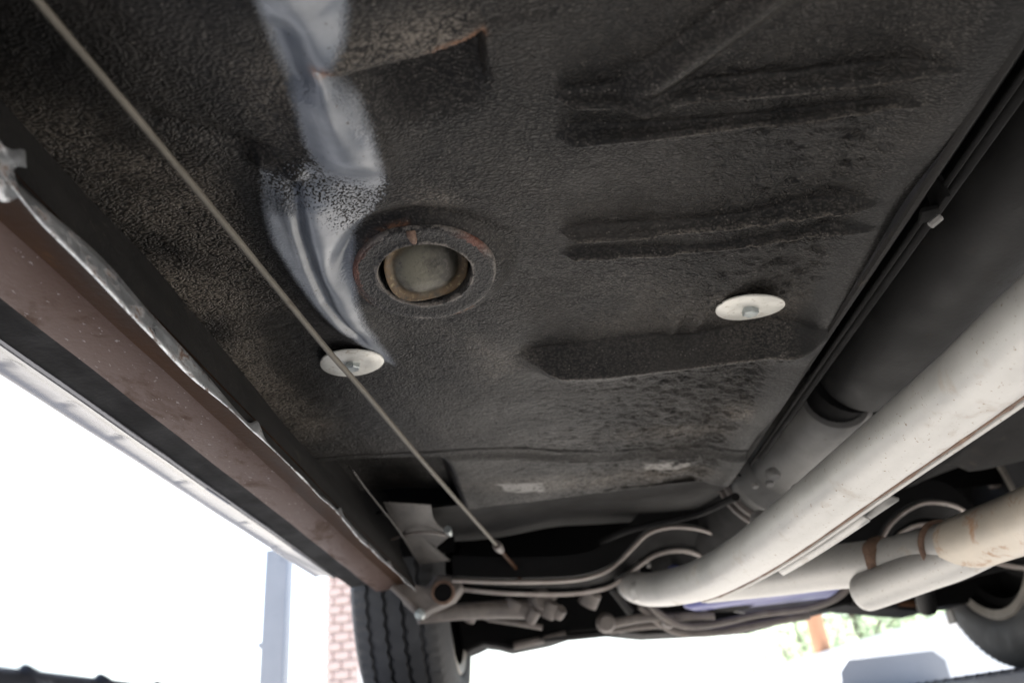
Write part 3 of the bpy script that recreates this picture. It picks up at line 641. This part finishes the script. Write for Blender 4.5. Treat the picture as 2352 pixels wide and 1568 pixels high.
for nm, ed, sg in (('rear_flange', U, -1), ('front_flange', Lw, 1)):
    part(MB().sheet([[p + Vector((0, -.002 * sg * -1, .004)), p + Vector((0, .006 * sg, -.001)), p + Vector((0, .011 * sg, .0))] for p in ed]), nm, M_EDGE, cmb, smooth=50, solid=.0045)
# bracket at the end of the sill and the lower control arm
b = MB(); Yb = 1.46
def plate(pts, Yp, th): return MB().prism([py_(*p, Yp) for p in pts], (0, th, 0))
eb = part(plate([(905, 1330), (980, 1345), (1000, 1318), (1050, 1318), (1062, 1345), (1040, 1375), (1010, 1390), (985, 1400), (960, 1418), (925, 1385)], 1.46, .05), 'end_bracket', M_STEEL, bevel=.004)
tag(eb, 'dusty bracket with a hole joining sill and crossmember')
c = py_(1018, 1360, 1.452); part(MB().lathe([(.0165, .004), (.021, .004), (.021, -.004), (.0165, -.004), (.0165, .004)], 24, Matrix.Translation(Vector(c)) @ Matrix.Rotation(R(90), 4, 'X')), 'hole_rim', M_RUST, eb)
part(MB().lathe([(.0003, 0), (.0165, 0)], 24, Matrix.Translation(Vector(c) + Vector((0, .001, 0))) @ Matrix.Rotation(R(90), 4, 'X')), 'hole', M_BLACK, eb)
part(MB().tube(spline([py_(900, 1345, 1.44), py_(935, 1378, 1.45), py_(962, 1408, 1.46)], 4), .006, 8), 'edge_fold', M_STEEL, eb)
part(MB().lathe([(.0003, .009), (.008, .008), (.010, 0), (.008, -.006)], 12, Matrix.Translation(Vector(py_(965, 1410, 1.44))) @ Matrix.Rotation(R(90), 4, 'X')), 'bolt', M_BOLT, eb)
ar = part(MB().tube(spline([py_(960, 1415, 1.53), py_(1050, 1404, 1.56), py_(1150, 1398, 1.6), py_(1230, 1398, 1.62)], 6), [.014 + .006 * i / 18 for i in range(19)], 12), 'control_arm', M_STEEL); tag(ar, 'dusty lower control arm beside the left front tyre')
for p, r_, l__ in (((1180, 1385), .018, .02), ((1240, 1378), .022, .03), ((1262, 1398), .016, .03), ((1285, 1405), .012, .02), ((1080, 1412), .014, .02), ((1110, 1408), .012, .015), ((1265, 1370), .008, .03), ((1355, 1372), .020, .03), ((1225, 1410), .012, .03)):
    c = Vector(py_(*p, 1.60)); part(MB().lathe([(.0005, l__ / 2), (r_ * .8, l__ / 2), (r_, l__ / 2 - .004), (r_, -l__ / 2), (.0005, -l__ / 2)], 14, Matrix.Translation(c) @ Matrix.Rotation(R(60 + 40 * math.sin(p[0])), 4, 'X') @ Matrix.Rotation(R(30), 4, 'Y')), 'bush', M_STEEL, ar)
part(MB().tube(spline([py_(1120, 1420, 1.66), py_(1200, 1432, 1.68), py_(1245, 1440, 1.69)], 5), .006, 8), 'tie_strut', M_STEEL, ar)
part(MB().tube([py_(1405, 1350, 1.62), py_(1448, 1405, 1.66)], .008, 8), 'stay_rod', M_SHAFT)
part(MB().tube(spline([py_(1485, 1290, 1.75), py_(1520, 1290, 1.75), py_(1540, 1305, 1.75)], 4), [.012] * 8 + [.016], 10), 'starter_bracket', M_CASE)
# steering linkage
lk = part(MB().tube(spline([py_(1400, 1432, 1.75), py_(1480, 1418, 1.75), py_(1540, 1416, 1.75), py_(1640, 1412, 1.75)], 6), .0095, 12), 'steering_link', M_STEEL); tag(lk, 'dusty steering link with a round joint')
part(MB().lathe([(.0005, .016), (.014, .015), (.019, .006), (.021, -.006), (.016, -.014), (.0005, -.016)], 22, Matrix.Translation(Vector(py_(1392, 1430, 1.74))) @ Matrix.Rotation(R(100), 4, 'X')), 'joint', M_STEEL, lk)
part(MB().lathe([(.0005, .014), (.012, .012), (.016, 0), (.012, -.012), (.0005, -.014)], 16, Matrix.Translation(Vector(py_(1535, 1424, 1.74))) @ Matrix.Rotation(R(100), 4, 'X')), 'joint', M_STEEL, lk)
part(MB().tube(spline([py_(1400, 1448, 1.80), py_(1470, 1438, 1.8), py_(1530, 1436, 1.8), py_(1580, 1450, 1.8)], 6), .007, 10), 'lower_rod', M_STEEL, lk)
def hose(pts, r_, nm='hose', mt=M_STEEL): return part(MB().tube(spline(pts, 8), r_, 10), nm, mt)
tag(hose([py_(1480, 1375, 1.70), py_(1520, 1412, 1.72), py_(1570, 1436, 1.74), py_(1640, 1432, 1.76), py_(1740, 1410, 1.78), py_(1850, 1396, 1.76), py_(1920, 1372, 1.74), py_(1955, 1335, 1.72), py_(1950, 1300, 1.72)], .0075), 'hose looping below the blue oil pan')
tag(hose([py_(1470, 1390, 1.74), py_(1520, 1432, 1.76), py_(1570, 1452, 1.78), py_(1650, 1450, 1.8), py_(1760, 1430, 1.82), py_(1860, 1412, 1.8)], .0085), 'lowest hose below the blue oil pan')
# blue oil pan
b = MB(); Zt = .33
btm = [py_(*p, 1.62) for p in [(1570, 1400), (1945, 1345)]] + [py_(*p, 1.86) for p in [(1915, 1372), (1600, 1408)]]
btm = [np.array(p) for p in btm]; topv = [p * np.array([1, 1, 0]) + np.array([0, 0, .285]) + (p - sum(btm) / 4) * np.array([.12, .12, 0]) for p in btm]
b.add(btm + topv, [(0, 3, 2, 1), (0, 1, 5, 4), (1, 2, 6, 5), (2, 3, 7, 6), (3, 0, 4, 7), (4, 5, 6, 7)])
op = part(b, 'oil_pan', M_BLUE, bevel=.012); tag(op, 'blue painted engine oil pan')
part(plate([(1660, 1398), (1830, 1376), (1900, 1378), (1800, 1402), (1735, 1412)], 1.88, .01), 'skid_plate', M_CASE, op, bevel=.002)
# dark engine mass and suspension subframe closing the view forward
sil = [(1030, 1290), (1060, 1500), (1090, 1488), (1110, 1478), (1140, 1482), (1170, 1490), (1200, 1484), (1260, 1472), (1320, 1452), (1380, 1446), (1440, 1452), (1480, 1456), (1560, 1452), (1640, 1448), (1740, 1440), (1800, 1425), (1850, 1406), (1900, 1398), (1945, 1388), (1990, 1392), (2060, 1398), (2120, 1402), (2160, 1392), (2200, 1385), (2400, 1365), (2400, 1180), (1700, 1150), (1100, 1180)]
part(MB().prism([py_(*p, 1.98) for p in sil], (0, .14, 0)), 'front_subframe', M_BLACK, bevel=.008)
for i, (a, b_) in enumerate([((1180, 1482), (1300, 1456)), ((1240, 1468), (1420, 1450)), ((1640, 1446), (1850, 1412)), ((2010, 1380), (2140, 1386)), ((1960, 1384), (2060, 1390))]):
    part(MB().tube([py_(*a, 1.96), py_(*b_, 1.96)], .009, 8), 'steering_rod', (M_STEEL, M_SHAFT, M_STEEL, M_SILLB, M_SHAFT)[i])
part(MB().tube([py_(2140, 1320, 1.75), py_(2230, 1290, 1.7), py_(2400, 1255, 1.7)], .03, 12), 'far_control_arm', M_SHAFT)
part(MB().tube([py_(2120, 1345, 1.80), py_(2130, 1400, 1.84)], .02, 10), 'far_ball_joint', M_SHAFT)

# ---- front wheels
def wheel(x_in, sgn, Yc, Zc, R0):
    """wheel whose inner face lies at x_in; sgn = direction of the outer side"""
    e = empty('wheel', (x_in + sgn * .092 - .40, Yc - .9, Zc - .04)); e.parent = car
    m = Matrix.Rotation(R(90) * sgn, 4, 'Y')      # local Z to the outer side
    hw = .088
    pr = [(.205, -hw + .012), (.210, -hw + .004), (.225, -hw - .004), (.245, -hw - .008), (.275, -hw - .004), (.298, -hw + .004), (.312, -hw + .012)]
    gro = [-.050, -.017, .017, .050]
    for gz in gro:
        pr += [(R0 - .004 * abs(gz) / .05, gz - .0045), (R0 - .0095, gz - .0030), (R0 - .0095, gz + .0030), (R0 - .004 * abs(gz) / .05, gz + .0045)]
    pr += [(.312, hw - .012), (.298, hw - .004), (.275, hw + .004), (.245, hw + .008), (.225, hw + .004), (.210, hw - .004), (.205, hw - .012)]
    def wob(r, z, a, j):
        if 7 <= j < 23: z += .0022 * (2 * abs(((a * 72 / (2 * math.pi)) % 1) * 2 - 1) - 1)
        if j in (6, 23): r -= .0030 * (((a * 90 / (2 * math.pi)) % 1) > .5)
        return r, z
    ty = MB().lathe(pr, 432, m, wob).build('tyre', M_RUB, e, smooth=50)
    rp = [(.170, -.060), (.186, -.066), (.192, -hw + .002), (.210, -hw - .003), (.214, -hw + .003), (.210, -hw + .012), (.198, -hw + .018), (.188, -.05), (.180, 0), (.06, .02), (.03, .02)]
    rm = MB().lathe(rp[2:6], 72, m).build('rim', M_RIM, e, smooth=50); MB().lathe(rp[5:], 72, m).build('rim_barrel', M_SHAFT, e, smooth=50); MB().lathe(rp[:3], 72, m).build('rim_well', M_BLACK, e, smooth=50)
    hb = MB().lathe([(.0005, -.055), (.035, -.055), (.04, -.05), (.045, -.02), (.12, -.015), (.13, -.005), (.13, .01)], 40, m).build('brake_drum', M_SHAFT, e, smooth=50)
    for kk in range(4):
        a = kk * math.pi / 2 + .5; c = m @ Vector((.085 * math.cos(a), .085 * math.sin(a), -.022)); MB().box(c, (.03, .022, .022)).build('brake_fitting', (M_STEEL, M_SHAFT)[kk % 2], e, bevel=.004)
    return e, ty
wl, t1 = wheel(-.203, -1, 1.86, .354, .320); tag(wl, 'left front wheel with grooved tread, seen from behind')
wr, t2 = wheel(.985, 1, 1.86, .354, .320); tag(wr, 'right front wheel, its inner rim and sidewall showing')
part(MB().box(py_(2188, 1415, 1.98) + np.array([-.004, 0, 0]), (.006, .035, .03)), 'balance_weight', M_CASE, bevel=.002)

# ---- outer body, unseen, added to block sky light from above
bs = [(-.396, .300), (-.41, .42), (-.40, .70), (-.36, .86)]
part(MB().sheet([[(x, y, z) for x, z in bs] for y in (-2.8, -1, 0, 1.36)]), 'left_door_skin', M_BODY, car)
part(MB().sheet([[(-.41, 1.36, .30), (-.42, 1.36, .7)], [(-.41, 1.44, .36), (-.42, 1.44, .72)], [(-.42, 1.5, .55), (-.42, 1.5, .74)], [(-.42, 1.62, .70), (-.42, 1.62, .77)], [(-.42, 2.1, .70), (-.42, 2.1, .77)], [(-.42, 2.25, .45), (-.42, 2.25, .76)], [(-.41, 2.75, .40), (-.41, 2.75, .72)]]), 'left_fender', M_BODY, car)
part(MB().sheet([[(1.19, y, .30), (1.21, y, .42), (1.20, y, .70), (1.16, y, .86)] for y in (-2.8, -1, 0, 1.40)]), 'right_door_skin', M_BODY, car)
part(MB().sheet([[(1.21, 1.40, .30), (1.22, 1.40, .7)], [(1.21, 1.48, .36), (1.22, 1.48, .72)], [(1.22, 1.54, .55), (1.22, 1.54, .74)], [(1.22, 1.62, .70), (1.22, 1.62, .77)], [(1.22, 2.1, .70), (1.22, 2.1, .77)], [(1.22, 2.25, .45), (1.22, 2.25, .76)], [(1.21, 2.75, .40), (1.21, 2.75, .72)]]), 'right_fender', M_BODY, car)
part(MB().sheet([[(-.42, y, .76), (0, y, .80), (.4, y, .81), (.8, y, .80), (1.22, y, .76)] for y in (1.2, 1.9, 2.75)]), 'hood', M_BODY, car)
part(MB().sheet([[(-.36, y, .86), (-.2, y, 1.25), (.4, y, 1.3), (1.0, y, 1.25), (1.16, y, .86)] for y in (-2.8, -.4, .5, 1.25)]), 'roof', M_BODY, car)
part(MB().sheet([[(-.42, 1.80, z), (1.22, 1.80, z)] for z in (.42, .8)]), 'firewall', M_BLACK, car)
part(MB().box((.4, 2.72, .55), (1.6, .06, .38)), 'front_valance', M_BODY, car, bevel=.02)
for x_ in (-.30, 1.10):
    part(MB().sheet([[(x_ - .11 * (1 if x_ < 0 else -1), 1.86 + .40 * math.cos(a), .36 + .40 * math.sin(a)), (x_ + .14 * (1 if x_ < 0 else -1), 1.86 + .40 * math.cos(a), .36 + .40 * math.sin(a))] for a in np.linspace(-.1, math.pi + .1, 20)]), 'wheel_arch', M_BLACK, car)
part(MB().box((.4, -1.85, .25), (1.2, .75, .26)), 'fuel_tank', M_BLACK, car, bevel=.04)  # unseen tank, axle and rear valance, added to block light from behind
part(MB().tube([(-.3, -1.15, .33), (.2, -1.15, .33), (.42, -1.15, .33), (.6, -1.15, .33), (1.1, -1.15, .33)], [.04, .045, .13, .045, .04], 20), 'rear_axle', M_BLACK)
part(MB().box((.4, -2.8, .42), (1.6, .06, .50)), 'rear_valance', M_BODY, car, bevel=.02)

# ------------------------------------------------------------------ the lift
def runway(xi, sgn, label):
    e = empty('lift_runway', (xi + sgn * .25, .5, RZ)); inv = Matrix.Translation((-(xi + sgn * .25), -.5, -RZ))
    tag(e, label, 'lift runway', 'runways of the car lift')
    def p_(mb, nm, mt, **kw):
        o = mb.build(nm, mt, e, **kw); o.matrix_parent_inverse = inv; return o
    sec_ = [(0.006, -.12), (.0, -.112), (.0, -.010), (.003, -.003), (.010, 0), (.49, 0), (.50, -.01), (.50, -.12)]
    p_(MB().sheet([[(xi + sgn * a, y, RZ + b_) for a, b_ in (sec_ if sgn < 0 else sec_)] for y in (-2.4, -.5, .3, 1, 2, 2.96)]), 'deck', M_RUN, smooth=45, solid=.004)
    # ribs pressed over the deck edge
    rb = MB().tube(spline([(xi + sgn * .09, 0, RZ - .0055), (xi + sgn * .03, .004, RZ - .0048), (xi + sgn * .0085, .008, RZ - .005), (xi + sgn * .0052, .013, RZ - .010), (xi + sgn * .005, .040, -.06)], 4), .0062, 12)
    first = None
    for i in range(60):
        y = .12 + i * .047
        if first is None:
            first = p_(rb, 'tread_rib', M_RUN, smooth=60); first.location.y = y; 
        else:
            o = first.copy(); S.collection.objects.link(o); o.location.y = y
    return e, inv
rl, il = runway(-.166, -1, 'dark ribbed lift runway at the lower left, below the bright sill trim')
rr_, ir = runway(.80, 1, 'grey ribbed lift runway under the right front tyre')
sp_ = [(1931, 1542), (1947, 1514), (2141, 1492), (2172, 1514), (2190, 1575), (2196, 1600), (1938, 1620)]
o = MB().prism([py_(*p, 2.95) for p in sp_], (0, .012, 0)).build('wheel_stop', M_LIFT, rr_, bevel=.002); o.matrix_parent_inverse = ir; tag(o, 'blue grey stop plate with clipped corners')
mb = MB()
xl, xr = -1.075, -.985
pst = empty('lift_post', ((xl + xr) / 2, 3.05, GZ)); tag(pst, 'upright blue grey lift post left of the front tyre', 'lift post')
pi = Matrix.Translation((-(xl + xr) / 2, -3.05, -GZ))
def pp(mb, nm, mt, **kw):
    o = mb.build(nm, mt, pst, **kw); o.matrix_parent_inverse = pi; return o
pp(MB().box(((xl + xr) / 2, 3.08, (GZ + .75) / 2), (xr - xl, .07, .75 - GZ)), 'column', M_LIFT, bevel=.005)
pp(MB().box(((xl + xr) / 2, 3.08, GZ + .01), (.32, .32, .02)), 'base_plate', M_LIFT, bevel=.003)
pp(MB().box((xl - .006, 3.06, .40), (.014, .02, .022)), 'latch', M_LIFT, bevel=.003)

# ------------------------------------------------------------------ behind
# brick pier
bp0, bp1 = py_(748, 1500, 7.0)[0], py_(822, 1500, 7.0)[0]
pier = empty('brick_pier', ((bp0 + bp1) / 2, 7.1, GZ)); tag(pier, 'sunlit red brick pier behind the left front tyre', 'brick pier')
pv = Matrix.Translation((-(bp0 + bp1) / 2, -7.1, -GZ))
o = MB().box(((bp0 + bp1) / 2, 7.16, GZ + 1.6), (bp1 - bp0 - .02, .26, 3.2)).build('mortar', M_MORT, pier); o.matrix_parent_inverse = pv
wd = bp1 - bp0; bm_ = MB().box((0, 0, 0), ((wd - .012) / 2, .06, .062)).build('brick', M_BRICK, pier, bevel=.004); bm_.matrix_parent_inverse = pv
bh = MB().box((0, 0, 0), ((wd - .036) / 4, .06, .062)).build('brick', M_BRICK, pier, bevel=.004); bh.matrix_parent_inverse = pv
h2 = (wd - .012) / 2
for r_ in range(30):
    z = .62 + r_ * .075; jit = lambda: random.uniform(-.004, .004)
    if r_ % 2: items = [(bm_, bp0 + h2 / 2), (bm_, bp1 - h2 / 2)]
    else: items = [(bh, bp0 + h2 / 4 - .003), (bm_, (bp0 + bp1) / 2), (bh, bp1 - h2 / 4 + .003)]
    for s_, x in items:
        o = s_ if (s_.location.length == 0) else s_.copy()
        if o is not s_: S.collection.objects.link(o)
        o.location = (x, 7.02 + jit(), z - .9)
# utility pole
pb = py_(1890, 1500, 16); pole = empty('utility_pole', (pb[0], 16, GZ)); tag(pole, 'orange brown wooden utility pole among the pale trees', 'pole')
o = MB().tube([(0, 0, 0), (0, 0, 3), (0, 0, 8)], [.17, .16, .13], 20).build('shaft', M_WOOD, pole)
MB().box((0, -.12, 7.2), (1.8, .1, .1)).build('crossarm', M_WOOD, pole, bevel=.01)
# white shed with a sloping roof
shd = empty('white_shed', (8.5, 13, GZ)); tag(shd, 'white shed with a sloping roof beyond the right runway', 'shed')
sv = Matrix.Translation((-8.5, -13, -GZ))
Ys = 13.0
poly = [py_(1700, 1568, Ys), py_(2150, 1428, Ys), py_(2420, 1345, Ys)]; 
pl = [(poly[0][0], Ys, GZ)] + [tuple(p) for p in poly] + [(poly[2][0], Ys, GZ)]
o = MB().prism(pl, (0, 3, 0)).build('wall', M_WHITE, shd); o.matrix_parent_inverse = sv
o = MB().prism([np.array(poly[0]) + np.array([-.15, -.2, -.03]), np.array(poly[2]) + np.array([.1, -.2, .02]), np.array(poly[2]) + np.array([.1, -.2, .10]), np.array(poly[0]) + np.array([-.15, -.2, .05])], (0, 3.4, 0)).build('roof', M_WHITE, shd); o.matrix_parent_inverse = sv
# trees
def tree(x, y, h, cr, seed, label, n=5200):
    r = np.random.default_rng(seed); t = empty('tree', (x, y, GZ)); tag(t, label, 'tree', 'trees beyond the car')
    mb = MB().tube([(0, 0, 0), (.05, 0, h * .3), (-.05, .05, h * .6), (0, 0, h * .8)], [.16, .13, .09, .04], 10)
    for k_ in range(7):
        a = r.uniform(0, 6.28); z = h * r.uniform(.25, .6); mb.tube([(0, 0, z), (math.cos(a) * cr * .4, math.sin(a) * cr * .4, z + cr * .3), (math.cos(a) * cr * .8, math.sin(a) * cr * .8, z + cr * .6)], [.06, .04, .015], 6)
    mb.build('trunk', M_BARK, t)
    cl = np.stack([r.normal(0, cr * .42, 46), r.normal(0, cr * .42, 46), h * .52 + r.normal(0, h * .2, 46)], -1)
    ci_ = r.integers(0, 46, n); P = cl[ci_] + r.normal(0, cr * .16, (n, 3)); P[:, 2] = np.maximum(P[:, 2], .3)
    a = r.normal(0, 1, (n, 3)); a /= np.linalg.norm(a, axis=1)[:, None]; b = np.cross(a, r.normal(0, 1, (n, 3))); b /= np.linalg.norm(b, axis=1)[:, None]
    sz = r.uniform(.05, .10, n)[:, None]
    V = np.stack([P - a * sz, P + b * sz * .5, P + a * sz, P - b * sz * .5], 1).reshape(-1, 3)
    me = bpy.data.meshes.new('crown'); me.from_pydata(V.tolist(), [], (np.arange(n * 4).reshape(-1, 4)).tolist()); me.update()
    link('crown', me, M_LEAF, t, smooth=0)
for i, (px_, yy_, h_, c_, lab) in enumerate([(1850, 22, 5.6, 1.9, 'pale leafy tree left of the wooden pole'), (1990, 20, 5.4, 1.9, 'pale leafy tree just right of the wooden pole'), (2130, 24, 6.2, 2.2, 'pale leafy tree between pole and right front tyre')]):
    tree(py_(px_, 1500, yy_)[0], yy_, h_, c_, 20 + i, lab)
